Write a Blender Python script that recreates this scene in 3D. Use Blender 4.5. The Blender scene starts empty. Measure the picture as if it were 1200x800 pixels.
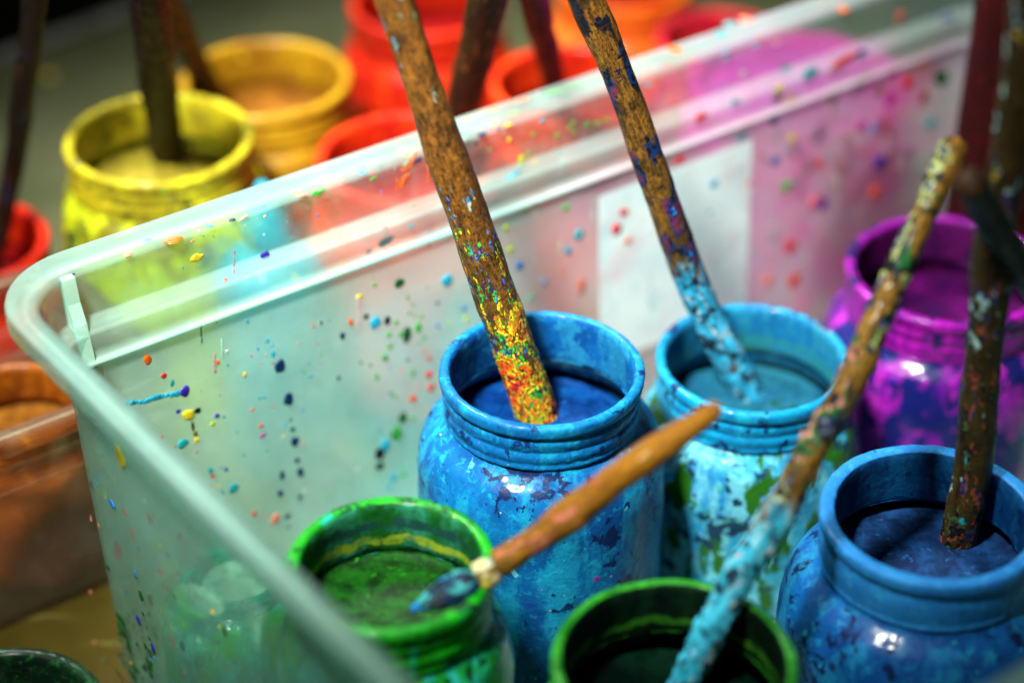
import bpy, bmesh, math, random
from mathutils import Vector, noise, Matrix
random.seed(7)
SC = bpy.context.scene
COL = SC.collection
CM = 0.01
# ------------------------------------------------------------------ camera (cm)
F, PITCH, H = 2400.0, math.radians(35), 54.0

def at(px, py, z):
    """the point at height z (cm) seen at photo pixel px,py (1200x800)"""
    x = (px - 600) / F; y = -(py - 400) / F
    d = (x, math.cos(PITCH) + y * math.sin(PITCH), -math.sin(PITCH) + y * math.cos(PITCH))
    t = (z - H) / d[2]
    return Vector((d[0] * t, d[1] * t, z))

def depth(p):
    return p[1] * math.cos(PITCH) + (H - p[2]) * math.sin(PITCH)

cam = bpy.data.cameras.new('camera'); co = bpy.data.objects.new('camera', cam); COL.objects.link(co)
co.location = (0, 0, H * CM); co.rotation_euler = (math.pi / 2 - PITCH, 0, 0)
cam.sensor_width = 36; cam.lens = F / 1200 * 36
cam.clip_start = 0.01; cam.clip_end = 50
cam.dof.use_dof = True; cam.dof.focus_distance = 0.692; cam.dof.aperture_fstop = 3.15
SC.camera = co

# ------------------------------------------------------------------ node helpers
class NT:
    def __init__(s, name):
        s.m = bpy.data.materials.new(name); s.m.use_nodes = True
        s.t = s.m.node_tree; s.t.nodes.clear()
        s.out = s.n('ShaderNodeOutputMaterial')
    def n(s, typ, **kw):
        nd = s.t.nodes.new(typ)
        for k, v in kw.items(): setattr(nd, k, v)
        return nd
    def link(s, a, b): s.t.links.new(a, b)
    def val(s, sock, v):
        if isinstance(v, bpy.types.NodeSocket): s.link(v, sock)
        elif isinstance(v, (tuple, list)) and len(v) == 3 and sock.type == 'RGBA': sock.default_value = (*v, 1)
        else: sock.default_value = v
    def coord(s, scale=(100, 100, 100), loc=(0, 0, 0), src='Object'):
        c = s.n('ShaderNodeTexCoord'); m = s.n('ShaderNodeMapping')
        m.inputs['Scale'].default_value = scale; m.inputs['Location'].default_value = loc
        s.link(c.outputs[src], m.inputs['Vector']); return m.outputs[0]
    def noise(s, vec, scale, detail=4, rough=.55, dist=0.0):
        nd = s.n('ShaderNodeTexNoise'); s.link(vec, nd.inputs['Vector'])
        nd.inputs['Scale'].default_value = scale; nd.inputs['Detail'].default_value = detail
        nd.inputs['Roughness'].default_value = rough; nd.inputs['Distortion'].default_value = dist
        return nd.outputs['Fac']
    def step(s, v, lo, hi, a=0.0, b=1.0):
        nd = s.n('ShaderNodeMapRange'); s.val(nd.inputs[0], v)
        s.val(nd.inputs[1], lo); s.val(nd.inputs[2], hi)
        nd.inputs[3].default_value = a; nd.inputs[4].default_value = b
        nd.interpolation_type = 'LINEAR'; nd.clamp = True
        return nd.outputs[0]
    def math(s, op, a, b=0.0):
        nd = s.n('ShaderNodeMath', operation=op); s.val(nd.inputs[0], a); s.val(nd.inputs[1], b); return nd.outputs[0]
    def mix(s, f, a, b, mode='MIX'):
        nd = s.n('ShaderNodeMix', data_type='RGBA', blend_type=mode)
        s.val(nd.inputs[0], f); s.val(nd.inputs[6], a); s.val(nd.inputs[7], b); return nd.outputs[2]
    def ramp(s, fac, cols, interp='CONSTANT'):
        nd = s.n('ShaderNodeValToRGB'); cr = nd.color_ramp; cr.interpolation = interp
        while len(cr.elements) < len(cols): cr.elements.new(0.5)
        for i, c in enumerate(cols):
            cr.elements[i].position = i / len(cols) if interp == 'CONSTANT' else i / max(1, len(cols) - 1)
            cr.elements[i].color = (*c, 1)
        s.link(fac, nd.inputs[0]); return nd.outputs[0]
    def voro(s, vec, scale, feature='F1', rnd=1.0):
        nd = s.n('ShaderNodeTexVoronoi', feature=feature); s.link(vec, nd.inputs['Vector'])
        nd.inputs['Scale'].default_value = scale; nd.inputs['Randomness'].default_value = rnd
        return nd
    def sep(s, col):
        nd = s.n('ShaderNodeSeparateColor'); s.link(col, nd.inputs[0]); return nd.outputs
    def bump(s, h, strength=.3, dist=.0004):
        nd = s.n('ShaderNodeBump'); nd.inputs['Strength'].default_value = strength
        nd.inputs['Distance'].default_value = dist; s.link(h, nd.inputs['Height']); return nd.outputs[0]
    def bsdf(s, col, rough=.5, normal=None, coat=0.0, **kw):
        b = s.n('ShaderNodeBsdfPrincipled'); s.val(b.inputs['Base Color'], col); s.val(b.inputs['Roughness'], rough)
        b.inputs['Coat Weight'].default_value = coat * .5; b.inputs['Specular IOR Level'].default_value = .11; b.inputs['Coat Roughness'].default_value = .12
        if normal is not None: s.link(normal, b.inputs['Normal'])
        for k, v in kw.items(): s.val(b.inputs[k], v)
        return b.outputs[0]
    def done(s, sh): s.link(sh, s.out.inputs['Surface']); return s.m

def dots(t, vec, scale, rmax, cover, dist_vec=None):
    """mask of scattered round flecks, and a random value per fleck"""
    v = t.voro(dist_vec or vec, scale)
    r = t.sep(v.outputs['Color'])
    rad = t.math('MULTIPLY', t.step(r[0], 1 - cover, 1.0), rmax)
    m = t.step(t.math('SUBTRACT', rad, v.outputs['Distance']), 0.0, 0.04)
    return m, r[1]

def warp(t, vec, scale, amt):
    nd = t.n('ShaderNodeTexNoise'); t.link(vec, nd.inputs['Vector']); nd.inputs['Scale'].default_value = scale; nd.inputs['Detail'].default_value = 3
    sub = t.n('ShaderNodeVectorMath', operation='SUBTRACT'); t.link(nd.outputs['Color'], sub.inputs[0]); sub.inputs[1].default_value = (.5, .5, .5)
    sc = t.n('ShaderNodeVectorMath', operation='SCALE'); t.link(sub.outputs[0], sc.inputs[0]); sc.inputs['Scale'].default_value = amt
    ad = t.n('ShaderNodeVectorMath', operation='ADD'); t.link(vec, ad.inputs[0]); t.link(sc.outputs[0], ad.inputs[1])
    return ad.outputs[0]

def jar_mat(name, main, dark, light, chip, flecks, off=0.0, chip_t=.64,  light_t=.55, rough=.42, coat=.25, fleck_cover=.25, smear=None, smear_t=.6, bump=.5, ring=None):
    t = NT(name)
    v = t.coord(loc=(off, off * 1.7, off * .6))
    vd = t.coord(scale=(100, 100, 26), loc=(off * 2, off, 0))
    vs_ = t.coord(scale=(100, 100, 60), loc=(off * 2, off, 0))
    w = warp(t, v, 1.1, .9)
    a = t.noise(v, .42, 7, .6); b = t.noise(w, 1.5, 8, .62); d = t.noise(vd, .95, 6, .6, .3); f = t.noise(v, 6.5, 6, .65)
    c = t.mix(t.step(a, .36, .64), dark, main)
    c = t.mix(t.math('MULTIPLY', t.step(d, light_t, light_t + .09), .6), c, light)
    c = t.mix(t.math('MULTIPLY', t.step(f, .35, .7), .45), c, dark)
    e = t.noise(warp(t, v, 2.2, .7), 2.6, 8, .68); c = t.mix(t.math('MULTIPLY', t.step(e, .54, .64), .6), c, light)
    c = t.mix(t.math('MULTIPLY', t.step(e, .42, .36), .7), c, dark)
    if smear is not None:
        c = t.mix(t.step(t.noise(warp(t, vs_, .8, 1.3), .8, 5, .55), smear_t, smear_t + .03), c, smear)
    ch = t.step(t.math('ADD', b, t.math('MULTIPLY', t.math('SUBTRACT', t.noise(v, .5, 3, .5), .5), .42)), chip_t + .01, chip_t + .045)
    c = t.mix(ch, c, chip)
    m, r = dots(t, v, 1.35, .22, fleck_cover, warp(t, v, 3.0, .25))
    c = t.mix(m, c, t.ramp(r, flecks))
    m2, r2 = dots(t, v, 4.2, .2, fleck_cover * .8, warp(t, v, 6.0, .12))
    c = t.mix(m2, c, t.ramp(r2, flecks))
    if ring is not None:
        oc = t.n('ShaderNodeTexCoord'); sz = t.n('ShaderNodeSeparateXYZ'); t.link(oc.outputs['Object'], sz.inputs[0])
        zz = t.math('ADD', t.math('MULTIPLY', sz.outputs[2], 100), t.math('MULTIPLY', t.math('SUBTRACT', t.noise(v, .9, 5, .6), .5), .9))
        for (z0, z1, col) in ring:
            band = t.math('MULTIPLY', t.step(zz, z0, z0 + .06), t.step(zz, z1, z1 - .08))
            c = t.mix(t.math('MULTIPLY', band, t.step(t.noise(v, 1.4, 6, .6), .36, .5)), c, col)
    h = t.math('ADD', t.math('MULTIPLY', b, .8), t.math('MULTIPLY', f, .5))
    h = t.math('ADD', h, t.math('MULTIPLY', m, .25)); h = t.math('SUBTRACT', h, t.math('MULTIPLY', ch, .18))
    nrm = t.bump(h, bump, .0009)
    return t.done(t.bsdf(c, t.step(f, .3, .7, rough - .12, rough + .15), nrm, coat))

def liquid_mat(name, c1, c2, c3, off=0., rough=.35, scale=.8, coat=.1):
    t = NT(name); v = t.coord(loc=(off, off, 0)); w = warp(t, v, .7, 1.4)
    a = t.noise(w, scale, 6, .6); f = t.noise(v, 5, 6, .65)
    c = t.mix(t.step(a, .4, .6), c1, c2); c = t.mix(t.math('MULTIPLY', t.step(t.noise(v, 1.7, 8, .7), .5, .62), .7), c, tuple(q * .35 for q in c1)); c = t.mix(t.step(t.noise(w, scale * 2.2, 7, .6), .6, .66), c, c3)
    return t.done(t.bsdf(c, rough, t.bump(t.math('ADD', a, t.math('MULTIPLY', f, .3)), .4, .0008), coat))

def stick_mat(name, wood1, wood2, palette, v0, v1, dmax, tip=None, tipv=(0, 1), tip_soft=.35, off=0., base_d=.12, scale=2.2, rough=.55, streak=(.008, .006, .004), dark_t=.52, under=(.06, .045, .008)):
    """palette paint grows denser from v1 (cm from the lower end) down to v0; tip colour below tipv"""
    t = NT(name)
    v = t.coord(loc=(off, off * .7, off * 1.3)); uv = t.n('ShaderNodeUVMap').outputs[0]
    sx = t.n('ShaderNodeSeparateXYZ'); t.link(uv, sx.inputs[0])
    mp = t.n('ShaderNodeAttribute', attribute_name='grain'); gv = mp.outputs['Vector']
    V = sx.outputs[1]
    g = t.noise(gv, 3.2, 7, .7); g2 = t.noise(gv, 9, 4, .7); pa = t.noise(v, .8, 5, .6)
    c = t.mix(t.step(g, .38, .62), wood2, wood1)
    c = t.mix(t.math('MULTIPLY', t.step(g2, .52, .60), .85), c, streak)
    c = t.mix(t.math('MULTIPLY', t.step(pa, dark_t, dark_t + .12), .8), c, streak)
    und = t.step(V, v0, v1, .75, 0.0); c = t.mix(t.math('MULTIPLY', und, t.step(t.noise(gv, 2.2, 5, .6), .35, .6)), c, under)
    dens = t.math('MULTIPLY', t.step(V, v0, v1, dmax, base_d), t.step(t.noise(v, .55, 4, .6), .32, .62, .45, 1.15))
    wv = warp(t, warp(t, gv, 1.6, 1.0), 5.0, .35)
    vo = t.voro(wv, scale); rc = t.sep(vo.outputs['Color'])
    nz = t.noise(v, 2.6, 6, .65)
    mask = t.step(t.math('ADD', t.math('MULTIPLY', rc[0], .5), t.math('MULTIPLY', t.step(nz, .25, .75), .5)), t.math('SUBTRACT', 1.0, dens), t.math('SUBTRACT', 1.03, dens))
    along = t.math('MULTIPLY', t.step(V, v0, v1), .5)
    lf = t.math('MULTIPLY', t.step(t.noise(v, 1.0, 4, .55), .34, .66), .42)
    sel = lambda q: t.math('ADD', t.math('ADD', along, lf), t.math('MULTIPLY', q, .24))
    c = t.mix(mask, c, t.ramp(sel(rc[1]), palette))
    c = t.mix(t.math('MULTIPLY', t.step(t.noise(gv, 5, 6, .7), .5, .62), t.math('MULTIPLY', dens, .8)), c, streak)
    vo2 = t.voro(warp(t, warp(t, gv, 3, .5), 9, .2), scale * 2.4); rc2 = t.sep(vo2.outputs['Color'])
    mask2 = t.step(rc2[0], t.math('SUBTRACT', 1.0, t.math('MULTIPLY', dens, .7)), t.math('SUBTRACT', 1.03, t.math('MULTIPLY', dens, .7)))
    c = t.mix(mask2, c, t.ramp(sel(rc2[2]), palette))
    if tip is not None:
        e = t.math('ADD', V, t.math('MULTIPLY', t.math('SUBTRACT', t.noise(gv, .9, 5, .6), .5), 6.0 * (tipv[1] - tipv[0]) * tip_soft))
        tm = t.step(e, tipv[0], tipv[1], 1.0, 0.0)
        tc = t.mix(t.step(t.noise(gv, 1.6, 6, .6), .42, .6), tip, tuple(min(1, q * 1.7 + .03) for q in tip))
        tc = t.mix(t.step(t.noise(gv, 2.4, 6, .65), .57, .61), tc, (.50, .60, .58)); tc = t.mix(t.step(t.noise(v, 2.2, 6, .65), .52, .57), tc, (.006, .02, .04)); tc = t.mix(t.step(t.noise(gv, 1.5, 6, .7), .58, .63), tc, wood2)
        fm, fr = dots(t, v, 2.2, .25, .22); tc = t.mix(fm, tc, t.ramp(fr, palette))
        c = t.mix(t.step(tm, .35, .6), c, tc)
    h = t.math('ADD', t.math('MULTIPLY', g, .6), t.math('ADD', t.math('MULTIPLY', mask, .7), t.math('MULTIPLY', mask2, .5)))
    h = t.math('ADD', h, t.math('MULTIPLY', t.noise(v, 5, 5, .6), .8))
    return t.done(t.bsdf(c, t.step(nz, .3, .7, rough - .2, rough + .15), t.bump(h, .8, .0008), .15))

# ------------------------------------------------------------------ mesh helpers (all in cm)
def mesh_obj(name, verts, faces, mat, parent=None, smooth=True, loc=(0, 0, 0)):
    me = bpy.data.meshes.new(name)
    me.from_pydata([Vector(v) * CM for v in verts], [], faces); me.update()
    bm = bmesh.new(); bm.from_mesh(me); bmesh.ops.recalc_face_normals(bm, faces=bm.faces); bm.to_mesh(me); bm.free()
    for p in me.polygons: p.use_smooth = smooth
    if mat is not None: me.materials.append(mat)
    o = bpy.data.objects.new(name, me); COL.objects.link(o); o.location = Vector(loc) * CM
    if parent is not None: o.parent = parent
    return o

def tag(o, label=None, cat=None, group=None, kind=None):
    for k, v in (('label', label), ('category', cat), ('group', group), ('kind', kind)):
        if v: o[k] = v
    return o

def empty(name, loc):
    o = bpy.data.objects.new(name, None); COL.objects.link(o); o.location = Vector(loc) * CM
    o.empty_display_size = .02; return o

def lathe(prof, seg=160, amp=0.0, freq=1.0, seed=0.0, amp2=0.0, freq2=4.0, squash=None):
    """prof: list of (r,z); closed top/bottom when r==0"""
    vs, fs, rings = [], [], []
    for (r, z) in prof:
        if r < 1e-6:
            rings.append([len(vs)]); vs.append((0, 0, z)); continue
        ring = []
        for j in range(seg):
            a = 2 * math.pi * j / seg; x, y = r * math.cos(a), r * math.sin(a)
            q = Vector((x * freq + seed, y * freq + seed, z * freq))
            q2 = Vector((x * freq2 - seed, y * freq2, z * freq2 + seed))
            dn = amp * noise.noise(q) + amp2 * noise.noise(q2)
            dz = (amp * noise.noise(q + Vector((31, 7, 3))) + amp2 * noise.noise(q2 + Vector((3, 17, 5)))) * .7
            k = 1 + dn / r; ring.append(len(vs)); vs.append((x * k, y * k, z + dz))
        rings.append(ring)
    for A, B in zip(rings[:-1], rings[1:]):
        if len(A) == 1 and len(B) == 1: continue
        for j in range(seg):
            k = (j + 1) % seg
            if len(A) == 1: fs.append((A[0], B[j], B[k]))
            elif len(B) == 1: fs.append((A[j], A[k], B[0]))
            else: fs.append((A[j], A[k], B[k], B[j]))
    return vs, fs

def smooth_prof(pts, n=4):
    """Catmull-Rom through profile points"""
    out = []
    for i in range(len(pts) - 1):
        p0 = pts[max(0, i - 1)]; p1 = pts[i]; p2 = pts[i + 1]; p3 = pts[min(len(pts) - 1, i + 2)]
        for k in range(n):
            t = k / n
            out.append(tuple(.5 * ((2 * b) + (c - a) * t + (2 * a - 5 * b + 4 * c - d) * t * t + (-a + 3 * b - 3 * c + d) * t ** 3) for a, b, c, d in zip(p0, p1, p2, p3)))
    out.append(pts[-1]); return out

def make_jar(name, label, cat, group, px, py, z, R, base, mats, level=2.5, neck=1.9, body=1.23, amp=.05, seed=0., liquid=None, seg=160, parts=True, threads=2, lip=.42, inmat=None):
    """screw-neck paint jar whose rim centre is seen at px,py at height z (cm) and stands at height base"""
    c = at(px, py, z); h = z - base
    root = empty(name, (c.x, c.y, base)); tag(root, label, cat, group)
    B = R * body
    nz = h - neck
    # neck: outer bottom -> rim -> inner bottom
    out = [(R - .18, nz), (R - .1, nz + .12)]
    zz = nz + .28; st = (neck - .28 - .55) / max(1, threads)
    for k in range(threads):
        out += [(R - .13, zz), (R - .09, zz + st * .3), (R - .08, zz + st * .62), (R - .135, zz + st * .9)]; zz += st
    rim = [(R - .12, h - .56), (R - .01, h - .42), (R + .01, h - .2), (R - .02, h - .07), (R - .12, h), (R - lip + .08, h - .01), (R - lip - .02, h - .14), (R - lip - .05, h - .4)]
    inn = [(R - lip - .04, h - .9), (R - lip, nz + .25), (R - lip + .02, nz)]
    prof = smooth_prof(out + rim + inn, 3)
    prof.append(prof[0])
    vs, fs = lathe(prof, seg, amp * .6, .6, seed, amp * .4, 5.5)
    nk = mesh_obj('screw_neck', vs, fs, mats[0], root)
    k0 = (len(out) + 5) * 3 + 1
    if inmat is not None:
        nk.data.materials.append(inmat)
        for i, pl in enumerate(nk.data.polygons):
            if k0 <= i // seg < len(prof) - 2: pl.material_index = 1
    outer = [(0, 0), (B * .82, 0.02), (B * .95, .18), (B, .6), (B + .02, h * .35), (B, nz - 2.6), (B - .03, nz - 1.9), (B - .14, nz - 1.3), (R + (B - R) * .55, nz - .72), (R + (B - R) * .2, nz - .42), (R - .08, nz - .2), (R - .19, nz - .03)]
    inner = [(R - lip + .03, nz - .03), (R - .1, nz - .45), (B - .6, nz - 1.1), (B - .42, nz - 1.8), (B - .4, 1.2), (B - .7, .6), (0, .55)]
    po = smooth_prof(outer[1:], 4); pi = smooth_prof(inner[:-1], 3)
    vs, fs = lathe([(0, 0)] + po + pi + [(0, .55)], seg, amp * 1.2, .7, seed + 3, amp * .5, 3.5)
    bd = mesh_obj('body', vs, fs, mats[1], root)
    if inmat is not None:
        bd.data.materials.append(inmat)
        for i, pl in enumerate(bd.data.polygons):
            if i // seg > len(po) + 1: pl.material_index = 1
    if liquid is not None:
        lz = h - level
        if lz > nz - .3: lr = R - lip - .02
        elif lz > nz - 1.1: lr = R - .12
        else: lr = B - .5
        lr -= .04
        pr = [(0, lz - .5), (lr - .06, lz - .5), (lr, lz - .3), (lr + .01, lz + .05), (lr - .08, lz - .0), (lr - .3, lz - .06)] + [(lr * q, lz - .08) for q in (.8, .6, .4, .2)] + [(0, lz - .08)]
        vs, fs = lathe(pr, 96, .05, .8, seed, .03, 2.5)
        mesh_obj('paint', vs, fs, liquid, root)
    return root

def tube(name, pts, radii, mat, seg=28, step=.16, amp=.05, lump=(0, 0, 0), seed=0., parent=None, cap=True, bend=.0):
    """pts lower end first (cm). lump=(v0,v1,amp): extra crust between those distances"""
    P = [Vector(p) for p in pts]
    # resample with catmull-rom
    dense = []; rad = []
    for i in range(len(P) - 1):
        p0 = P[max(0, i - 1)]; p1 = P[i]; p2 = P[i + 1]; p3 = P[min(len(P) - 1, i + 2)]
        if i == 0: p0 = p1 * 2 - p2
        if i == len(P) - 2: p3 = p2 * 2 - p1
        n = max(2, int((p2 - p1).length / step))
        for k in range(n):
            t = k / n
            # centripetal-ish blend: damp to avoid overshoot
            q = .5 * ((2 * p1) + (p2 - p0) * t + (2 * p0 - 5 * p1 + 4 * p2 - p3) * t * t + (-p0 + 3 * p1 - 3 * p2 + p3) * t ** 3)
            dense.append(q); rad.append(radii[i] * (1 - t) + radii[i + 1] * t)
    dense.append(P[-1]); rad.append(radii[-1])
    L = 0.0; vs, fs, uv, gr = [], [], [], []
    org = P[0].copy()
    N = len(dense)
    up = Vector((0, 1, 0))
    for i, q in enumerate(dense):
        if i: L += (dense[i] - dense[i - 1]).length
        d = (dense[min(N - 1, i + 1)] - dense[max(0, i - 1)]).normalized()
        a = d.cross(up).normalized(); b = a.cross(d).normalized()
        wob = Vector((noise.noise(Vector((L * .22, seed, 0))), noise.noise(Vector((L * .22, seed, 9))), 0)) * bend
        lm = 0.0
        if lump[2]:
            lm = lump[2] * max(0.0, min(1.0, (lump[1] - L) / max(.01, lump[1] - lump[0])))
        endk = 1.0
        if cap:
            e = min(L, 99)
            tail = (N - 1 - i) * step
            if tail < rad[i]: endk = math.sqrt(max(0.0, 1 - (1 - tail / rad[i]) ** 2)) * .9 + .1
        for j in range(seg):
            th = 2 * math.pi * j / seg
            dirv = a * math.cos(th) + b * math.sin(th)
            base = Vector((math.cos(th) * rad[i], math.sin(th) * rad[i], L))
            r = rad[i] * endk
            r += amp * noise.noise(Vector((base.x * 1.0, base.y * 1.0, L * .45 + seed)))
            r += amp * .45 * noise.noise(Vector((base.x * 3.5, base.y * 3.5, L * 1.6 + seed)))
            if lm:
                q2 = Vector((base.x * 3.2, base.y * 3.2, L * 3.2 + seed * 2))
                r += lm * max(0, noise.noise(q2)) + lm * .5 * noise.noise(q2 * 2.3)
            vs.append(tuple(q + wob - org + dirv * max(.02, r)))
            gr.append((base.x * 1.6 + seed * 3, base.y * 1.6 + seed, L * .42)); uv.append((j / seg, L))
    for i in range(N - 1):
        for j in range(seg):
            k = (j + 1) % seg
            fs.append((i * seg + j, i * seg + k, (i + 1) * seg + k, (i + 1) * seg + j))
    nb = len(vs)
    vs.append((0, 0, 0)); vs.append(tuple(dense[-1] + wob - org)); uv += [(0, 0), (0, L)]; gr += [(seed, seed, 0), (seed * 3, seed, L * .42)]
    for j in range(seg):
        k = (j + 1) % seg
        fs.append((nb, k, j)); fs.append((nb + 1, (N - 1) * seg + j, (N - 1) * seg + k))
    o = mesh_obj(name, vs, fs, mat, parent, True, (0, 0, 0))
    me = o.data
    at_ = me.attributes.new('grain', 'FLOAT_VECTOR', 'POINT')
    for i, g in enumerate(gr): at_.data[i].vector = g
    ul = me.uv_layers.new(name='UVMap')
    for lp in me.loops: ul.data[lp.index].uv = uv[lp.vertex_index]
    o.location = (org * CM) if parent is None else (org * CM - parent.location)
    return o

def through(a, b, py_end):
    """extend the line a->b (cm) until it is seen at photo row py_end"""
    d = (b - a).normalized(); p = b.copy()
    for _ in range(4000):
        dep = depth(p); up = p.y * math.sin(PITCH) + (p.z - H) * math.cos(PITCH)
        if 400 - F * up / dep <= py_end: break
        p = p + d * .05
    return p

# ------------------------------------------------------------------ tub frame of reference
ZB = 17.0
A0 = at(150, 265, ZB); B0 = at(790, 50, ZB)
U = (B0 - A0).normalized(); Nn = Vector((U.y, -U.x, 0))
S0, S1, N1 = -5.8, 41.6, 34.0        # rim rectangle in (s along the long wall, n towards the camera)
def sn(s, n, z): return Vector((A0.x + U.x * s + Nn.x * n, A0.y + U.y * s + Nn.y * n, z))
def to_sn(p): d = p - A0; return (d.x * U.x + d.y * U.y, d.x * Nn.x + d.y * Nn.y)
SH = .042
KL = .62                              # the short near side steps in less
T = .15
FL = .35                              # tub floor top

def rrect(off, z, box, rc=3.3, k=10, m=46):
    """rounded rectangle inset by off, in world cm; box = s0,s1,n0,n1"""
    kl, ka = (box[4], box[5]) if len(box) > 4 else (1, 1)
    x0, x1, y0, y1 = box[0] + off * kl * ka, box[1] - off * ka, box[2] + off * ka, box[3] - off * ka
    r = max(.8, (rc - off * .75) * ka)
    pts = []
    for (cx, cy, a0) in ((x1 - r, y0 + r, -90), (x1 - r, y1 - r, 0), (x0 + r, y1 - r, 90), (x0 + r, y0 + r, 180)):
        for i in range(k + 1):
            a = math.radians(a0 + 90 * i / k)
            pts.append((cx + r * math.cos(a), cy + r * math.sin(a)))
    out = []
    n = len(pts)
    for i in range(n):
        p, q = pts[i], pts[(i + 1) % n]
        out.append(p)
        if (i + 1) % (k + 1) == 0:
            for t in range(1, m): out.append((p[0] + (q[0] - p[0]) * t / m, p[1] + (q[1] - p[1]) * t / m))
    sh = box[6] if len(box) > 6 else 0.0      # the short side is not quite square to the long one
    return [sn(s + sh * nn * (x1 - s) / (x1 - x0), nn, z) for s, nn in out]

def sweep(prof, name, mat, parent, box, closed=True, cap_last=False, cap_first=False, wob=.03):
    """prof: (offset, z, milk)"""
    vs, fs, mk = [], [], []; org = parent.location / CM
    cnt = None
    for (o, z, mval) in prof:
        ring = rrect(o, z, box); cnt = len(ring)
        for p in ring:
            d = wob * noise.noise(Vector((p.x * .12, p.y * .12, z * .2))) + wob * .3 * noise.noise(Vector((p.x * .5, p.y * .5, z * .5)))
            vs.append(tuple(p + (Nn + Vector((0, 0, .4))) * d - org)); mk.append(mval * (.33 if name == 'wall' and to_sn(p)[0] < box[0] + 3.4 else 1))
    R = len(prof)
    for i in range(R if closed else R - 1):
        a = i * cnt; b = ((i + 1) % R) * cnt
        for j in range(cnt):
            k = (j + 1) % cnt; fs.append((a + j, a + k, b + k, b + j))
    if cap_last: fs.append(tuple(range((R - 1) * cnt, R * cnt)))
    if cap_first: fs.append(tuple(range(0, cnt)))
    o = mesh_obj(name, vs, fs, mat, parent)
    at_ = o.data.attributes.new('milk', 'FLOAT', 'POINT')
    for i, v in enumerate(mk): at_.data[i].value = v
    return o

def plastic(name, tint=(.80, .93, .90), rough_lo=.05, rough_hi=.30, dirt=.35, ior=1.12, mscale=1.0, glow_film=None, default=None, milky=(.72, .86, .83)):
    t = NT(name); v = t.coord()
    if default is None: mk = t.n('ShaderNodeAttribute', attribute_name='milk').outputs['Fac']
    else:
        nd = t.n('ShaderNodeValue'); nd.outputs[0].default_value = default; mk = nd.outputs[0]
    sm = t.noise(v, .25, 6, .6); fi = t.noise(v, 3.5, 7, .7); scr = t.noise(t.coord(scale=(100, 100, 400)), 1.2, 5, .7)
    milk = t.math('MULTIPLY', mk, t.step(sm, .3, .7, .75 * mscale, 1.25 * mscale))
    milk = t.math('ADD', milk, t.math('MULTIPLY', t.step(scr, .55, .72), .07))
    milk = t.math('ADD', milk, t.math('MULTIPLY', t.step(fi, .58, .72), .06))
    nrm = t.bump(t.math('ADD', t.math('MULTIPLY', fi, .3), sm), .12, .0012)
    ro = t.step(mk, 0.05, .14, rough_lo, rough_hi)
    rf = t.n('ShaderNodeBsdfRefraction'); t.val(rf.inputs['Color'], tint); t.val(rf.inputs['Roughness'], ro); rf.inputs['IOR'].default_value = ior; t.link(nrm, rf.inputs['Normal'])
    tp = t.n('ShaderNodeBsdfTransparent'); t.val(tp.inputs['Color'], tint)
    mx0 = t.n('ShaderNodeMixShader'); mx0.inputs[0].default_value = .32; t.link(tp.outputs[0], mx0.inputs[1]); t.link(rf.outputs[0], mx0.inputs[2])
    st = t.noise(warp(t, t.coord(scale=(100, 100, 55), loc=(3, 1, 7)), .5, 1.5), .55, 6, .62)
    sc_ = t.ramp(t.noise(v, .22, 2, .5), [(.75, .3, .4), (.3, .75, .75), (.7, .75, .45), (.4, .8, .7), (.8, .45, .5), (.5, .6, .85)], 'LINEAR')
    milky = t.mix(t.math('MULTIPLY', t.step(st, .5, .64), .55), milky, sc_)
    milk = t.math('ADD', milk, t.math('MULTIPLY', t.step(st, .54, .66), .06))
    if glow_film is not None:      # long wall: paint spray and the glow of jars behind, painted in by place
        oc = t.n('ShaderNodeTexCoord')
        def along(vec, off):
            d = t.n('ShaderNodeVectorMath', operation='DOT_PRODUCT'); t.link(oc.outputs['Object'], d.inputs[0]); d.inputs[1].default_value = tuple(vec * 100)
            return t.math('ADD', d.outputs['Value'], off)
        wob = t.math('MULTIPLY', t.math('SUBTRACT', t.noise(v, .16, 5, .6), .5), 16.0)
        fs_ = t.math('ADD', along(U, glow_film[0]), wob)
        fcol = t.ramp(t.step(fs_, 0.0, 44.0), glow_film[2], 'LINEAR')
        fm = t.math('MULTIPLY', t.step(along(Nn, glow_film[1]), 6.0, 4.0), t.step(t.noise(v, .35, 6, .62), .28, .62, .35, 1.0))
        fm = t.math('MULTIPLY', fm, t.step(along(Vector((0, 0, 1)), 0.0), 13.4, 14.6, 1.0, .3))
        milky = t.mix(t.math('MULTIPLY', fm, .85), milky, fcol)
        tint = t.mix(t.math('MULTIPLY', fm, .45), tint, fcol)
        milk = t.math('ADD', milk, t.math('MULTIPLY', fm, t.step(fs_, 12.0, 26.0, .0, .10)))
    df = t.n('ShaderNodeBsdfDiffuse'); t.val(df.inputs['Color'], milky)
    tr = t.n('ShaderNodeBsdfTranslucent'); t.val(tr.inputs['Color'], milky)
    mx1 = t.n('ShaderNodeMixShader'); mx1.inputs[0].default_value = .45; t.link(df.outputs[0], mx1.inputs[1]); t.link(tr.outputs[0], mx1.inputs[2])
    mx2 = t.n('ShaderNodeMixShader'); t.link(milk, mx2.inputs[0]); t.link(mx0.outputs[0], mx2.inputs[1]); t.link(mx1.outputs[0], mx2.inputs[2])
    gl = t.n('ShaderNodeBsdfGlossy'); gl.inputs['Roughness'].default_value = .34; t.link(nrm, gl.inputs['Normal'])
    fr = t.n('ShaderNodeFresnel'); fr.inputs['IOR'].default_value = 1.42
    mx3 = t.n('ShaderNodeMixShader'); t.link(t.math('MULTIPLY', fr.outputs[0], .14), mx3.inputs[0]); t.link(mx2.outputs[0], mx3.inputs[1]); t.link(gl.outputs[0], mx3.inputs[2])
    return t.done(mx3.outputs[0])

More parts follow.
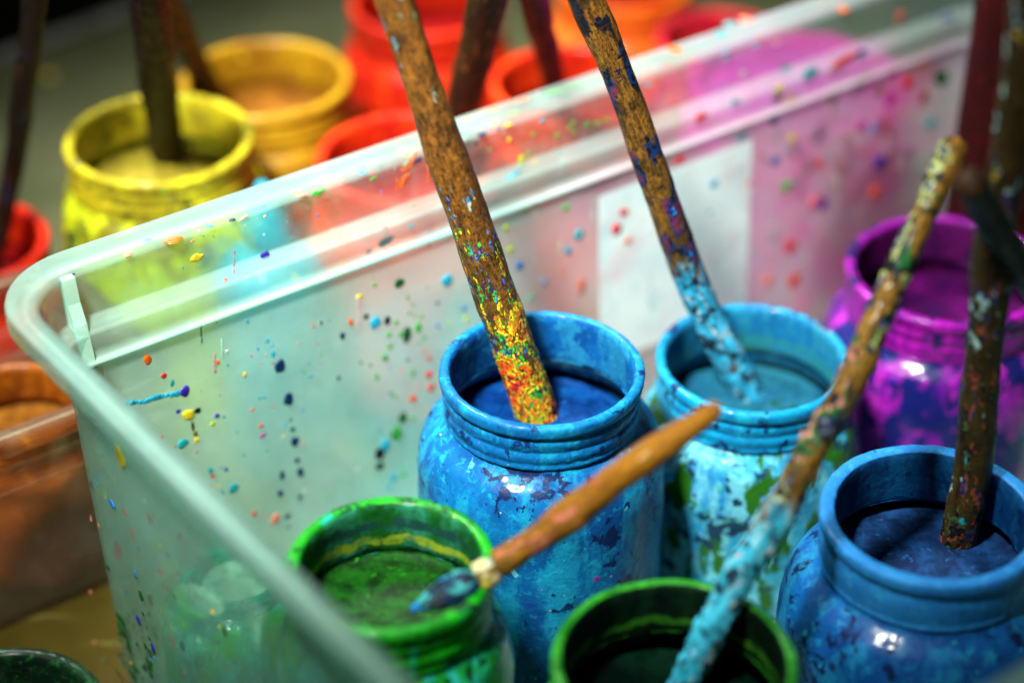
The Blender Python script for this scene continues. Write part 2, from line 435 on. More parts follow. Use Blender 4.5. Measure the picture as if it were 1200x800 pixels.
def wall_n(z):
    """inner face offset of the tub wall at height z"""
    if z > ZB - .1: return 1.0
    if z > ZB - 1.9: return 1.56 + (ZB - z) * .03
    if z > ZB - 2.05: return 1.9
    if z > ZB - 3.2: return 2.28
    return 2.42 + (ZB - 3.2 - z) / (ZB - 3.5) * .7

def on_wall(px, py, side='far'):
    """where the sight line of a photo pixel meets the tub's far wall (inner face) or near short wall (outer face)"""
    z = ZB; best = None
    while z > .4:
        s, n = to_sn(at(px, py, z))
        if side in ('far', 'farout'): e = n - wall_n(z) + (T + .01 if side == 'farout' and z < ZB - 3.2 else 0)
        else: e = (s - S0 - SH * n) - ((wall_n(z) - .22) * KL if z < ZB - 1 else 0.0)
        if best is None or abs(e) < best[0]: best = (abs(e), s, n, z)
        z -= .02
    _, s, n, z = best
    return (s, n, z)

def spatter_mesh(name, items, mat, parent, side='far'):
    """items: px,py,rx,ry(px),colour,(tilt deg). Flattened drops lying on the plastic."""
    vs, fs, cols = [], [], []; org = parent.location / CM
    for it in items:
        px, py, rx, ry, c = it[:5]; tilt = math.radians(it[5]) if len(it) > 5 else 0.0
        s, n, z = on_wall(px, py, side); p = sn(s, n, z)
        sc = depth(p) / F
        flat = z > ZB - .12
        if side in ('far', 'farout'):
            ex = U; ey = Nn if flat else Vector((0, 0, 1)); nr = Vector((0, 0, 1)) if flat else Nn
            fx, fy = 1.18, (1.5 if flat else 1.2)
            if side == 'farout': nr = -Nn
        else:
            inn = side == 'nearin'
            ex = Nn; ey = U if flat else Vector((0, 0, 1)); nr = Vector((0, 0, 1)) if flat else (U if inn else -U)
            if inn and not flat: p = sn(s + T + .01, n, z)
            fx, fy = 1.15, 1.2
        a, b = rx * sc * fx, ry * sc * fy
        hgt = min(a, b) * .10 + .010
        k = 18; rings = (1.0, .93, .6, .25)
        hs = (-.01, hgt * .55, hgt * .95, hgt)
        b0 = len(vs); sd = random.random() * 50
        for q, hq in zip(rings, hs):
            for j in range(k):
                th = 2 * math.pi * j / k
                w = 1 + .42 * noise.noise(Vector((math.cos(th) * 1.1 + sd, math.sin(th) * 1.1, sd)))
                x, y = a * q * w * math.cos(th), b * q * w * math.sin(th)
                x, y = x * math.cos(tilt) - y * math.sin(tilt), x * math.sin(tilt) + y * math.cos(tilt)
                vs.append(tuple(p + ex * x + ey * y + nr * hq - org)); cols.append(c)
        vs.append(tuple(p + nr * hgt - org)); cols.append(c)
        for i in range(3):
            for j in range(k):
                l = (j + 1) % k; fs.append((b0 + i * k + j, b0 + i * k + l, b0 + (i + 1) * k + l, b0 + (i + 1) * k + j))
        for j in range(k): fs.append((b0 + 3 * k + j, b0 + 3 * k + (j + 1) % k, len(vs) - 1))
    o = mesh_obj(name, vs, fs, mat, parent)
    ca = o.data.color_attributes.new('drop', 'FLOAT_COLOR', 'POINT')
    for i, c in enumerate(cols): ca.data[i].color = (*c, 1)
    return o

def drop_mat(name, soft=.0):
    t = NT(name); c = t.n('ShaderNodeAttribute', attribute_name='drop').outputs['Color']
    v = t.coord(); f = t.noise(v, 5, 4, .6)
    c2 = t.mix(t.step(f, .35, .7), c, t.mix(.5, c, (0, 0, 0)))
    b = t.bsdf(c2, .32, None, .2)
    if soft:
        tr = t.n('ShaderNodeBsdfTranslucent'); t.link(c, tr.inputs['Color'])
        mx = t.n('ShaderNodeMixShader'); mx.inputs[0].default_value = soft; t.link(b, mx.inputs[1]); t.link(tr.outputs[0], mx.inputs[2]); b = mx.outputs[0]
    return t.done(b)

# ------------------------------------------------------------------ palettes
RED = (.75, .03, .02); ORG = (.85, .14, .01); YEL = (.85, .6, .02); GRN = (.04, .42, .04); DGR = (.01, .10, .02)
BLU = (.02, .22, .62); CYN = (.02, .42, .60); NVY = (.008, .025, .10); BLK = (.006, .006, .008); PRP = (.05, .02, .35)
MAG = (.5, .01, .25); PNK = (.8, .16, .2); TEA = (.02, .35, .38); LIM = (.5, .65, .03); WHT = (.8, .8, .75); BRN = (.25, .06, .02); SAL = (.85, .25, .16)
MIXP = [RED, YEL, GRN, BLU, ORG, NVY, TEA, YEL, BLK, MAG]

# ------------------------------------------------------------------ setting: table, floor
def slab(name, quad, z0, z1, mat, kind='structure', parent=None):
    vs = [(p.x, p.y, z0) for p in quad] + [(p.x, p.y, z1) for p in quad]
    o = mesh_obj(name, vs, [(3, 2, 1, 0), (4, 5, 6, 7), (0, 1, 5, 4), (1, 2, 6, 5), (2, 3, 7, 6), (3, 0, 4, 7)], mat, parent, False)
    if kind: o['kind'] = kind
    return o

t = NT('table top'); v = t.coord(); a = t.noise(v, .12, 6, .6); b = t.noise(v, 1.2, 7, .65)
c = t.mix(t.step(a, .35, .65), (.075, .082, .036), (.13, .135, .07)); c = t.mix(t.step(b, .58, .72), c, (.06, .045, .01))
m1, r1 = dots(t, v, .35, .28, .3, warp(t, v, 1, .8)); c = t.mix(m1, c, t.ramp(r1, [YEL, (.1, .1, .08), BLU, ORG, GRN]))
M_table = t.done(t.bsdf(c, t.step(b, .3, .7, .22, .45), t.bump(b, .2, .001)))
e0 = at(0, 78, 0); e1 = at(200, 4, 0)
ed = (e1 - e0).normalized(); en = Vector((-ed.y, ed.x, 0))
f0 = e0 - ed * 60; f1 = e0 + ed * 160
g0 = f0 - en * 170; g1 = f1 - en * 170
slab('table', [g0, g1, f1, f0], -3.0, 0.0, M_table)
t = NT('edge strip'); v = t.coord(); M_edge = t.done(t.bsdf(t.mix(t.step(t.noise(v, .8, 6), .4, .65), (.25, .27, .24), (.12, .12, .09)), .4))
slab('table_edging', [f0 + en * .02, f1 + en * .02, f1 + en * 1.3, f0 + en * 1.3], -3.2, .25, M_edge)
t = NT('floor'); v = t.coord(); M_floor = t.done(t.bsdf(t.mix(t.step(t.noise(v, .05, 6), .35, .65), (.05, .04, .012), (.10, .065, .02)), .7))
mesh_obj('floor', [(-700, -500, -75), (700, -500, -75), (700, 900, -75), (-700, 900, -75)], [(0, 1, 2, 3)], M_floor, None, False)['kind'] = 'structure'

# ------------------------------------------------------------------ clear tubs
M_plastic = plastic('frosted plastic', (.82, .95, .91), milky=(.64, .95, .88), glow_film=(18, 17, [(.72, .95, .70), (.66, .96, .82), (.34, .93, .93), (.78, .86, .86), (.95, .56, .72), (.94, .46, .66), (.86, .20, .46), (.76, .04, .32), (.62, .08, .40), (.44, .54, .64)]))
W, CL, LD, MW = .12, .04, .22, .29
def make_tub(label, box, zb, mat):
    root = empty('plastic_tub', tuple(sn((box[0] + box[1]) / 2, (box[2] + box[3]) / 2, 0)))
    tag(root, label, 'tub', 'clear plastic tubs')
    front = [(0.0, zb - .75, W), (0.0, zb - .22, W), (.06, zb - .06, .30), (.2, zb, .30),
             (.7, zb + .03, .20), (1.25, zb + .02, .20), (1.42, zb - .03, .2), (1.5, zb - .16, .26),
             (1.53, zb - .3, CL), (1.57, zb - 1.0, CL), (1.62, zb - 1.75, CL), (1.64, zb - 1.86, .26), (1.72, zb - 1.93, .2),
             (1.95, zb - 1.97, LD), (2.16, zb - 2.0, LD), (2.27, zb - 2.06, .36), (2.31, zb - 2.2, .24), (2.33, zb - 2.7, .14), (2.35, zb - 3.0, .3), (2.47, zb - 3.04, .5), (2.56, zb - 3.12, .55), (2.56, zb - 3.2, .55), (2.47, zb - 3.24, .5)]
    back = [(2.30, zb - 3.235, .18), (2.18, zb - 3.0, .18), (2.15, zb - 2.2, .12), (1.6, zb - 2.1, .12), (1.48, zb - 1.9, .12), (1.42, zb - 1.0, CL), (1.36, zb - .22, .12), (1.2, zb - .13, .12), (.3, zb - .14, .12), (.16, zb - .3, .12), (.14, zb - .75, .12)]
    sweep(front + back, 'rim', mat, root, box)
    zt = zb - 3.243
    wn = lambda z: 2.42 + (zt - z) / (zt - .35) * .7
    wi = [(wn(zt), zt, .3), (wn(zt - .2), zt - .2, MW)] + [(wn(zt + (1.0 - zt) * k / 8), zt + (1.0 - zt) * k / 8, MW) for k in range(1, 9)] + [(wn(.6) + .1, .6, .5), (wn(.4) + .32, FL, .6)]
    wo = [(wn(zt) - T, zt, .25)] + [(wn(zt + (1.0 - zt) * k / 8) - T, zt + (1.0 - zt) * k / 8, MW) for k in range(1, 9)] + [(wn(.5) - .08, .5, .5), (wn(.2) + .12, .15, .5), (wn(0) + .3, .04, .5)]
    sweep(wi[::-1] + wo, 'wall', mat, root, box, False, True, True)
    return root

def add_rib(root, s, n, along, zb, mat, sgn=1):
    """a small upright web under the rim flange"""
    d = U if along == 'u' else Nn
    q = Nn if along == 'u' else -U
    vs = []
    for z, o in ((zb - .1, 1.44), (zb - 1.0, 1.50), (zb - 1.9, 1.56), (zb - 1.95, 2.1), (zb - 3.1, 2.36), (zb - 3.1, 2.52), (zb - 1.7, 2.22), (zb - 1.0, 1.9), (zb - .1, 1.75)):
        base = sn(s, n, z) + (Nn if along == 'u' else U) * o
        for e in (-.22, .22): vs.append(tuple(base + d * e - root.location / CM))
    m = len(vs) // 2
    fs = [(2 * i, 2 * ((i + 1) % m), 2 * ((i + 1) % m) + 1, 2 * i + 1) for i in range(m)]
    fs += [tuple(2 * i for i in range(m)), tuple(2 * i + 1 for i in range(m))]
    o = mesh_obj('rib', vs, fs, mat, root, False)
    a_ = o.data.attributes.new('milk', 'FLOAT', 'POINT')
    for i in range(len(vs)): a_.data[i].value = .55
    return o

TUB = (S0, S1, 0.0, N1, KL, 1.0, SH)
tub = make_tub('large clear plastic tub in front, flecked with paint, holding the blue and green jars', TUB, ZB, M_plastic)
add_rib(tub, to_sn(at(82, 340, ZB))[0] + .3, 0.0, 'u', ZB, M_plastic)

# paper label stuck to the outside of the far wall
la, lb = on_wall(701, 228), on_wall(881, 166); lc = on_wall(704, 400)
ls0, ls1, lz1, lz0 = la[0], lb[0], (la[2] + lb[2]) / 2, max(1.4, lc[2] - 1.2)
def wall_out(z): return wall_n(z) + .012
vs = []
for z in (lz0, lz1):
    for s in (ls0, ls1):
        for o in (0, -.008): vs.append(tuple(sn(s, wall_out(z) + o, z) - tub.location / CM))
t = NT('paper'); v = t.coord(); pc_ = t.mix(t.step(t.noise(v, .5, 5), .4, .7), (.80, .88, .86), (.70, .80, .80))
pc_ = t.mix(t.math('MULTIPLY', t.step(t.noise(t.coord(loc=(5, 2, 0)), .45, 6, .65), .52, .66), .45), pc_, (.72, .50, .52)); pc_ = t.mix(t.math('MULTIPLY', t.step(t.noise(t.coord(loc=(9, 4, 3)), .6, 6, .65), .54, .66), .45), pc_, (.35, .66, .70))
tr = t.n('ShaderNodeBsdfTranslucent'); t.link(pc_, tr.inputs['Color']); mxp = t.n('ShaderNodeMixShader'); mxp.inputs[0].default_value = .3
t.link(t.bsdf(pc_, .7), mxp.inputs[1]); t.link(tr.outputs[0], mxp.inputs[2]); M_paper = t.done(mxp.outputs[0])
lab = mesh_obj('paper_label', vs, [(0, 2, 6, 4), (1, 5, 7, 3), (0, 4, 5, 1), (2, 3, 7, 6), (0, 1, 3, 2), (4, 6, 7, 5)], M_paper, tub, False)

# paint drops on the plastic (photo pixel, radii in px, colour)
D = [(311, 300, 6, 5, PRP), (202, 281, 10, 5, ORG, 8), (231, 302, 7, 5, YEL), (265, 329, 3, 3, RED), (152, 295, 4, 3, SAL), (216, 459, 6.5, 6.5, PRP),
     (221, 486, 7, 7, YEL), (232, 481, 3.5, 3.5, BLK), (255, 487, 3, 3, PRP), (214, 520, 6.5, 5, TEA), (173, 422, 4, 6, ORG), (192, 440, 3, 3, RED), (127, 457, 3.5, 3, RED),
     (189, 513, 2.5, 3.5, RED), (306, 499, 2.5, 3, ORG), (296, 480, 2.2, 2.2, ORG), (308, 510, 3.5, 2.5, MAG, 30), (329, 430, 7, 7.5, NVY), (338, 468, 5.5, 8, NVY), (343, 503, 3, 3, DGR), (341, 492, 2, 2, DGR), (346, 518, 4.5, 6, NVY), (348, 540, 3, 4.5, NVY), (352, 554, 3.5, 5.5, NVY), (331, 557, 3.2, 5, NVY), (329, 578, 3.2, 4.5, NVY), (352, 583, 2.6, 4.5, NVY),
     (287, 439, 2, 3, YEL), (255, 425, 2.5, 2.5, ORG), (313, 399, 2, 2, CYN), (320, 415, 1.8, 5, CYN, 8), (319, 404, 1.5, 1.5, CYN), (302, 408, 1.4, 1.4, CYN), (401, 394, 2.6, 4.5, NVY), (397, 443, 1.8, 2.6, BLK), (247, 552, 3.2, 5, TEA), (249, 558, 3, 1.8, RED), (274, 572, 6, 5.5, TEA), (265, 550, 2.2, 2.5, PRP), (411, 378, 2, 6, ORG, 15), (411, 377, 3, 1.5, ORG),
     (298, 602, 2.8, 3.6, RED), (323, 608, 5, 6, SAL), (337, 605, 4.2, 2.6, NVY), (338, 617, 2, 2.2, NVY), (260, 577, 2.6, 3, TEA), (256, 570, 2, 2, YEL), (246, 570, 2, 2, ORG),
     (226, 500, 1.6, 6, (.06, .05, .01)), (229, 508, 2.4, 3, (.2, .13, .0)), (231, 516, 2.6, 4, YEL), (249, 497, 3, 2.6, LIM), (209, 482, 2.6, 2.6, PRP), (202, 449, 2.4, 4.5, TEA, -15), (310, 465, 1.8, 1.6, CYN), (335, 497, 1.8, 1.6, CYN), (304, 466, 1.5, 1.2, CYN), (355, 481, 1.8, 1.5, BLU), (363, 441, 2.4, 2, TEA), (353, 434, 1.4, 1.4, CYN), (355, 520, 2, 2.4, SAL), (368, 383, 1.5, 1.3, RED), (350, 402, 1.5, 1.5, SAL), (278, 506, 1.2, 1.2, TEA), (286, 533, 1.2, 1.2, DGR), (231, 530, 1.5, 1.5, RED), (205, 524, 1.5, 1.5, RED),
     (452, 284, 9, 4.5, BLK, 12), (432, 295, 4, 2, BLK, 15), (468, 332, 5, 6, DGR), (439, 334, 2, 2.6, GRN), (524, 328, 6, 6.5, CYN), (609, 311, 5, 6, BLU), (666, 294, 4.5, 5, CYN), (678, 276, 6.5, 6.5, TEA), (681, 336, 5, 13, SAL), (544, 361, 3, 2.6, BLU), (513, 355, 2, 2, PRP), (513, 382, 2.4, 2.2, BLU), (440, 378, 6.5, 7.5, CYN), (454, 376, 4, 5, BLK), (429, 371, 3, 3, BLK), (477, 392, 5, 9, DGR), (490, 384, 4, 6, GRN), (464, 378, 2.6, 3, GRN), (456, 392, 3, 3, GRN), (457, 406, 2.8, 3.4, GRN), (451, 419, 3.4, 3.6, GRN), (453, 421, 2, 2, NVY), (469, 392, 2.2, 3.6, GRN), (497, 395, 1.8, 2.6, GRN), (442, 442, 2, 4.8, GRN), (484, 437, 2.2, 4, GRN), (478, 349, 1.6, 2.4, GRN), (484, 357, 1.5, 2, GRN), (494, 371, 1.8, 2.6, GRN), (486, 370, 1.4, 1.6, GRN), (480, 367, 1.8, 1.4, NVY), (492, 402, 1.6, 1.8, GRN),
     (503, 439, 4, 4.5, RED), (505, 454, 4, 4.2, RED), (484, 467, 4.2, 5, (.85, .10, .03)), (503, 420, 3, 2.6, RED), (498, 412, 1.8, 1.6, RED), (471, 433, 2, 2, SAL), (489, 452, 2, 2, SAL), (472, 490, 5, 6.5, DGR), (466, 507, 5, 10, GRN), (461, 510, 2.4, 6, DGR), (484, 490, 3, 2.4, GRN), (452, 522, 6, 8, CYN, 15), (445, 532, 5.5, 7.5, BLK), (445, 546, 5, 4.5, BLK), (461, 560, 3.6, 5, CYN), (456, 571, 3, 3, CYN), (473, 556, 3.4, 3, GRN), (444, 505, 2, 2, TEA), (434, 428, 1.4, 1.4, NVY), (423, 425, 1.4, 1.6, NVY), (478, 422, 2, 1.8, NVY), (458, 461, 1.8, 2, DGR), (463, 464, 2, 2.6, GRN), (421, 348, 4, 2.6, YEL), (402, 394, 2.4, 4, NVY), (546, 374, 2.8, 2.8, LIM), (527, 379, 1.8, 1.8, LIM), (621, 349, 6, 4.5, (.35, .6, .45)), (638, 331, 4, 4, (.3, .45, .7)),
     (601, 207, 8, 3.2, CYN, 28), (595, 210, 4, 3, CYN), (611, 189, 4, 7, LIM), (619, 181, 3, 2.4, GRN), (570, 150, 2.6, 2.6, BLU, 30), (482, 266, 3, 3, CYN), (486, 281, 5, 2.8, ORG, 10), (446, 195, 1.6, 2.2, BLK), (663, 244, 3.6, 3.8, GRN), (730, 250, 5.5, 6, RED), (723, 269, 6, 6.5, RED), (736, 282, 6, 4.5, SAL, -20), (653, 159, 3.2, 2.6, GRN), (673, 155, 2.8, 2.4, GRN), (688, 147, 3, 2.4, GRN), (700, 145, 3.4, 2.4, GRN), (711, 141, 3, 2.4, GRN), (667, 150, 2.4, 2, GRN), (672, 144, 2.4, 1.8, GRN), (625, 158, 2.6, 2, GRN), (574, 176, 1.6, 1.4, GRN), (597, 164, 2.2, 2.2, YEL), (652, 173, 2, 6, SAL), (655, 179, 2.6, 2, CYN), (631, 236, 3.6, 2.4, LIM, 15), (616, 245, 4, 2.8, LIM, 30), (593, 268, 3, 5, LIM), (598, 293, 4, 4, LIM),
     (478, 193, 1.3, 9, ORG, -25), (484, 188, 1.4, 9, ORG, -30), (474, 199, 3.4, 1.4, ORG), (472, 215, 2.6, 6.5, ORG, -20), (476, 207, 5, 1.6, ORG, 12), (466, 217, .9, 8, ORG), (505, 197, 4, 5.5, ORG), (504, 183, 3, 3, ORG), (502, 209, .9, 8, ORG), (497, 164, 6, 2.6, ORG, 15), (612, 117, 8, 3.2, SAL, 15), (576, 128, 8, 2.6, SAL, 15), (548, 139, 7, 2.4, SAL, 15), (652, 107, 14, 2.6, GRN, 17), (672, 100, 9, 2, GRN, 17), (455, 173, 12, 2.6, (.2, .6, .25), 16), (637, 108, 3, 2, NVY), (600, 133, 6, 2, LIM, 15), (580, 146, 2, 1.6, YEL), (596, 146, 4, 1.6, YEL), (589, 140, 1.6, 1.4, TEA),
     (988, 11, 6, 5, ORG), (1112, 24, 8, 6, (.03, .15, .4)), (1098, 18, 6, 3, (.03, .15, .4), -20), (950, 87, 10, 7, TEA, 10), (921, 81, 6.5, 5.5, TEA), (988, 73, 22, 5.5, RED, 18), (1010, 64, 7, 6, PRP), (913, 105, 7.5, 5, YEL), (821, 138, 9, 4.5, RED, 10), (862, 120, 5, 3.5, TEA), (1010, 94, 11, 8.5, RED, 10), (1046, 84, 7, 5, RED, -25), (1063, 97, 7.5, 8, RED), (1082, 79, 7, 6, SAL, -20), (1103, 91, 12, 7.5, DGR, -35), (1084, 114, 7, 7, (.35, .05, .02), -20), (975, 117, 6.5, 8.5, RED, 20), (964, 149, 6.5, 8.5, RED), (907, 141, 6, 5.5, (.1, .2, .3)), (913, 154, 5, 4.5, (.12, .16, .35)), (1032, 143, 7.5, 8, RED), (1044, 116, 6.5, 8, MAG), (992, 164, 6.5, 6.5, RED, -20), (1009, 178, 6.5, 6.5, RED), (1009, 148, 6.5, 6, MAG), (894, 184, 6.5, 6.5, RED), (908, 189, 6.5, 6, (.06, .15, .4)), (949, 192, 6.5, 7, (.03, .04, .4)), (959, 192, 5, 6, RED), (1031, 191, 7.5, 8, PRP), (1065, 180, 6.5, 9, PRP, 30), (1045, 174, 6.5, 7, MAG), (1047, 155, 6.5, 6, MAG), (921, 219, 7, 6.5, GRN), (1025, 227, 7.5, 8.5, (.8, .1, .03)), (1007, 247, 8, 8, RED), (926, 289, 7, 8, RED), (963, 285, 7, 8.5, RED), (907, 276, 6, 6, (.2, .25, .15)), (964, 240, 6, 6, PRP), (797, 188, 6.5, 4, RED, 10), (836, 216, 5.5, 5, CYN), (845, 206, 4, 3, CYN), (870, 161, 7, 4.5, TEA), (791, 58, 6.5, 7, ORG), (1035, 105, 6, 6, YEL), (1024, 151, 5, 5, BLU), (872, 86, 4, 3, (.5, .5, .5)), (855, 28, 6, 4, TEA, 10), (874, 23, 5, 7, SAL), (845, 40, 6, 5, TEA), (1055, 20, 6, 8, (.6, .15, .1), -30), (1090, 145, 8, 6, TEA), (937, 176, 5, 5, PRP), (928, 163, 5, 5, YEL), (905, 163, 4, 4, SAL), (780, 76, 3, 3, RED), (768, 78, 4, 3, (.4, .3, .3)), (930, 330, 8, 9, RED), (900, 330, 7, 7, SAL)]
# trailing cyan run at the left
for i in range(11):
    q = i / 10; D.append((148 + 60 * q + random.uniform(-1, 1), 474 - 13 * q + random.uniform(-1, 1), random.uniform(3.5, 6), random.uniform(2.2, 3.6), CYN, 12))
for i in range(46):      # worn paint on the flange
    px = random.uniform(60, 930); py = 312 - (px - 60) * .334 + random.uniform(4, 26)
    D.append((px, py, random.uniform(1, 6), random.uniform(.8, 2.6), random.choice((SAL, (.3, .6, .35), TEA, ORG, GRN, (.75, .5, .3), PNK, NVY, CYN)), 16))
for i in range(34):      # thin dried runs
    px = random.uniform(220, 1080); py = random.uniform(330 - .25 * (px - 60), 520 - .25 * (px - 60)); n_ = random.randint(3, 7)
    col = random.choice(((.45, .7, .6), (.7, .4, .42), (.35, .6, .65), (.6, .62, .4), (.1, .3, .2), (.55, .2, .3)))
    for k in range(n_): D.append((px + random.uniform(-.7, .7), py + k * 5.5, random.uniform(.6, 1.3), random.uniform(2.5, 4.5), col, random.uniform(-8, 8)))
# fine mist of small flecks
for i in range(170):
    px = random.choice((random.uniform(200, 520), random.uniform(240, 700), random.uniform(560, 1080))); py = random.uniform(150, 590)
    top = 310 - (px - 20) * .335
    if py < top + 10: continue
    r = random.choice((.7, .8, .9, 1.1, 1.4)) * (1.0 if px < 560 else 1.5)
    D.append((px, py, r, r * random.uniform(.9, 1.6), random.choice((RED, RED, CYN, GRN, BLU, SAL, NVY, YEL, WHT, TEA))))
DO = []
for i in range(60):
    px = random.gauss(985, 60); py = random.gauss(190, 70); r = random.choice((2, 3, 4, 5, 6.5, 8, 10))
    if not (885 < px < 1095 and 70 < py < 340): continue
    (D if i % 4 == 0 else DO).append((px, py, r, r * random.uniform(.9, 1.3), random.choice((RED, MAG, SAL, PRP, PNK, RED, TEA))))
for i in range(28):      # thin yellow run along the ledge
    q = i / 27; D.append((236 + 85 * q, 376 - 29 * q, random.uniform(1.5, 3.2), random.uniform(.8, 1.4), YEL, 18))
M_drop = drop_mat('dried drops', .2)
DO += [it for it in D if (885 < it[0] < 1095 and 70 < it[1] < 345) and random.random() < .45]
D = [it for it in D if it not in DO]
sp = spatter_mesh('paint_spatter', D, M_drop, tub); sp['kind'] = 'stuff'
so = spatter_mesh('outside_spatter', DO, M_drop, tub, 'farout'); so['kind'] = 'stuff'
E2 = [(141, 536, 9, 12, YEL, 20), (109, 562, 6, 8, CYN), (131, 590, 7, 5, BLU), (142, 602, 6, 5, ORG), (171, 610, 5, 7, SAL), (134, 646, 8, 17, PNK, -25), (126, 664, 4, 4, DGR), (158, 672, 3, 5, BLU), (184, 672, 5, 5, SAL), (165, 697, 4, 6, DGR), (172, 704, 5, 8, (.4, .06, .04)), (162, 726, 4.5, 6, PRP), (179, 759, 4.5, 6.5, PRP), (210, 759, 5, 7, NVY), (193, 653, 4, 4, TEA), (249, 717, 4, 3, YEL), (262, 737, 3.5, 7, DGR), (199, 755, 4, 13, SAL), (118, 580, 4, 6, LIM), (122, 556, 6, 3, TEA), (103, 570, 4, 5, NVY), (190, 690, 4, 6, SAL), (150, 625, 4, 8, SAL), (200, 700, 3, 4, DGR), (205, 740, 3, 3, TEA), (165, 588, 4, 4, WHT), (182, 640, 3, 3, YEL)]
for i in range(46): E2.append((random.uniform(130, 180), random.uniform(716, 798), random.uniform(1.5, 4.5), random.uniform(2, 6), random.choice(((.02, .16, .02), DGR, DGR, (.01, .1, .08))), random.uniform(-50, 50)))
for i in range(14): E2.append((138 + i * 1.6 + random.uniform(-2, 5), 722 + i * 6, random.uniform(3, 6), random.uniform(4, 8), DGR, 20))
for i in range(40): E2.append((random.uniform(100, 320), random.uniform(560, 798), random.uniform(1, 3), random.uniform(1.5, 4), random.choice((SAL, TEA, BLU, YEL, PNK))))
E3 = [it for it in E2 if it[4] not in (BLU, PRP, DGR, GRN, YEL) or random.random() < .3]
E2 = [it for it in E2 if it not in E3]
sp2 = spatter_mesh('near_spatter', E2, M_drop, tub, 'near'); sp2['kind'] = 'stuff'
sp3 = spatter_mesh('inner_spatter', E3, M_drop, tub, 'nearin'); sp3['kind'] = 'stuff'

# second, smaller tub at the left edge
t = NT('dark brown sheet'); v = t.coord(); va = t.coord(scale=(100, 100, 100)); mpg = t.n('ShaderNodeMapping'); t.link(va, mpg.inputs['Vector']); mpg.inputs['Rotation'].default_value = (0, 0, .5); mpg.inputs['Scale'].default_value = (.12, 1.2, 1)
c = t.mix(t.step(t.noise(v, .2, 6, .6), .35, .65), (.030, .020, .003), (.055, .040, .006)); c = t.mix(t.step(t.noise(mpg.outputs[0], .9, 5, .6), .58, .70), c, (.14, .12, .03))  # pale streaks stand for reflections on the table, painted into the colour
M_sheet = t.done(t.bsdf(c, .4, t.bump(t.noise(v, 1.5, 6), .2, .001)))
bo = slab('darkening_sheet', [sn(-27, -11.2, 0), sn(-27, 22, 0), sn(2.3, 22, 0), sn(2.3, -11.2, 0)], .004, .03, M_sheet, None)  # added dark sheet, laid over the table to darken this corner
tag(bo, 'brown cardboard sheet added over the table in the bottom left', 'darkening')

TUB2 = (-24.0, 1.6, -10.6, -.5, 1.0, .5)
M_plastic2 = plastic('scratched plastic', (.88, .78, .60), .06, .3, .35, 1.1, .3, milky=(.5, .5, .40))
tub2 = make_tub('small clear plastic tub at the left edge with a brown jar inside', TUB2, 9.8, M_plastic2)

# ------------------------------------------------------------------ jars
BLUES = [NVY, (.02, .35, .6), (.05, .5, .6), GRN, NVY, (.3, .02, .3), (.03, .1, .4), YEL]
mb = jar_mat('blue crust', (.004, .17, .40), (.003, .07, .24), (.010, .31, .47), (.003, .02, .09), BLUES, 0.0, .61, .56)
mb2 = jar_mat('blue crust glossy', (.004, .16, .40), (.003, .055, .21), (.010, .32, .48), (.003, .015, .07), BLUES, 4.0, .585, .50, .38, .35, .3, smear=(.10, .45, .52), smear_t=.66)
def inner_mat(name, a, b, c, off, ring=None): return jar_mat(name, a, b, c, b, [a, b, c], off, .6, .5, .5, .1, .1, ring=ring)  # residue colours, darkened so that the jar insides look shaded
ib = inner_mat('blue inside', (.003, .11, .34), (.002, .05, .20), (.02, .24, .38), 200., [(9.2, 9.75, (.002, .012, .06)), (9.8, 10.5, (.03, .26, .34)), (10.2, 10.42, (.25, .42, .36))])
ml = liquid_mat('ink blue paint', (.001, .018, .10), (.002, .038, .16), (.004, .06, .20), 1.)
IN_TUB = 'paint jars inside the front tub'
ON_TABLE = 'paint jars standing behind the tub'
LED = {}
def J(key, *a, **k): LED[key] = make_jar(*a, **k); return LED[key]
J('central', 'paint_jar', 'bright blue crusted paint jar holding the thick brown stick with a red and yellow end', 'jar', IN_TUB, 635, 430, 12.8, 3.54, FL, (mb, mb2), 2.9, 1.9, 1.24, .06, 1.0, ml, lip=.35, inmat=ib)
mr = jar_mat('sky blue paint', (.005, .28, .50), (.004, .14, .32), (.015, .42, .55), (.004, .02, .08), [NVY, NVY, BLU, DGR], 9.0, .545, .55, .3, .4)
mr2 = jar_mat('blue and green paint', (.04, .38, .50), (.008, .15, .36), (.20, .60, .58), (.006, .03, .06), [NVY, DGR, GRN, TEA], 14.0, .555, .46, .25, .6, .3, smear=(.016, .10, .006), smear_t=.50)
mlr = liquid_mat('murky teal water', (.012, .10, .15), (.006, .06, .12), (.006, .03, .004), 5., .2, .35, .4)
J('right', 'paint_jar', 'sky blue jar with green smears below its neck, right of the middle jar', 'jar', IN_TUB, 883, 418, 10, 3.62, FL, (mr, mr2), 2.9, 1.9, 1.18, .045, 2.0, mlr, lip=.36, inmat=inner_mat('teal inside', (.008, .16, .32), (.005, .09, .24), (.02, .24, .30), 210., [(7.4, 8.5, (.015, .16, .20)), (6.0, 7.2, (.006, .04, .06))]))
mf = jar_mat('slate blue paint', (.022, .22, .54), (.012, .13, .40), (.035, .30, .60), (.004, .02, .10), [NVY, BLU, TEA, NVY], 19.0, .70, .6, .5, .1)
mf2 = jar_mat('dark blue paint', (.005, .11, .36), (.003, .045, .20), (.015, .26, .46), (.003, .012, .06), [NVY, (.03, .3, .3), BLU, NVY], 24.0, .57, .5, .35, .5, .3)
mlf = liquid_mat('dried navy paint', (.008, .05, .17), (.003, .015, .06), (.012, .08, .24), 8., .6, 1.3, 0)
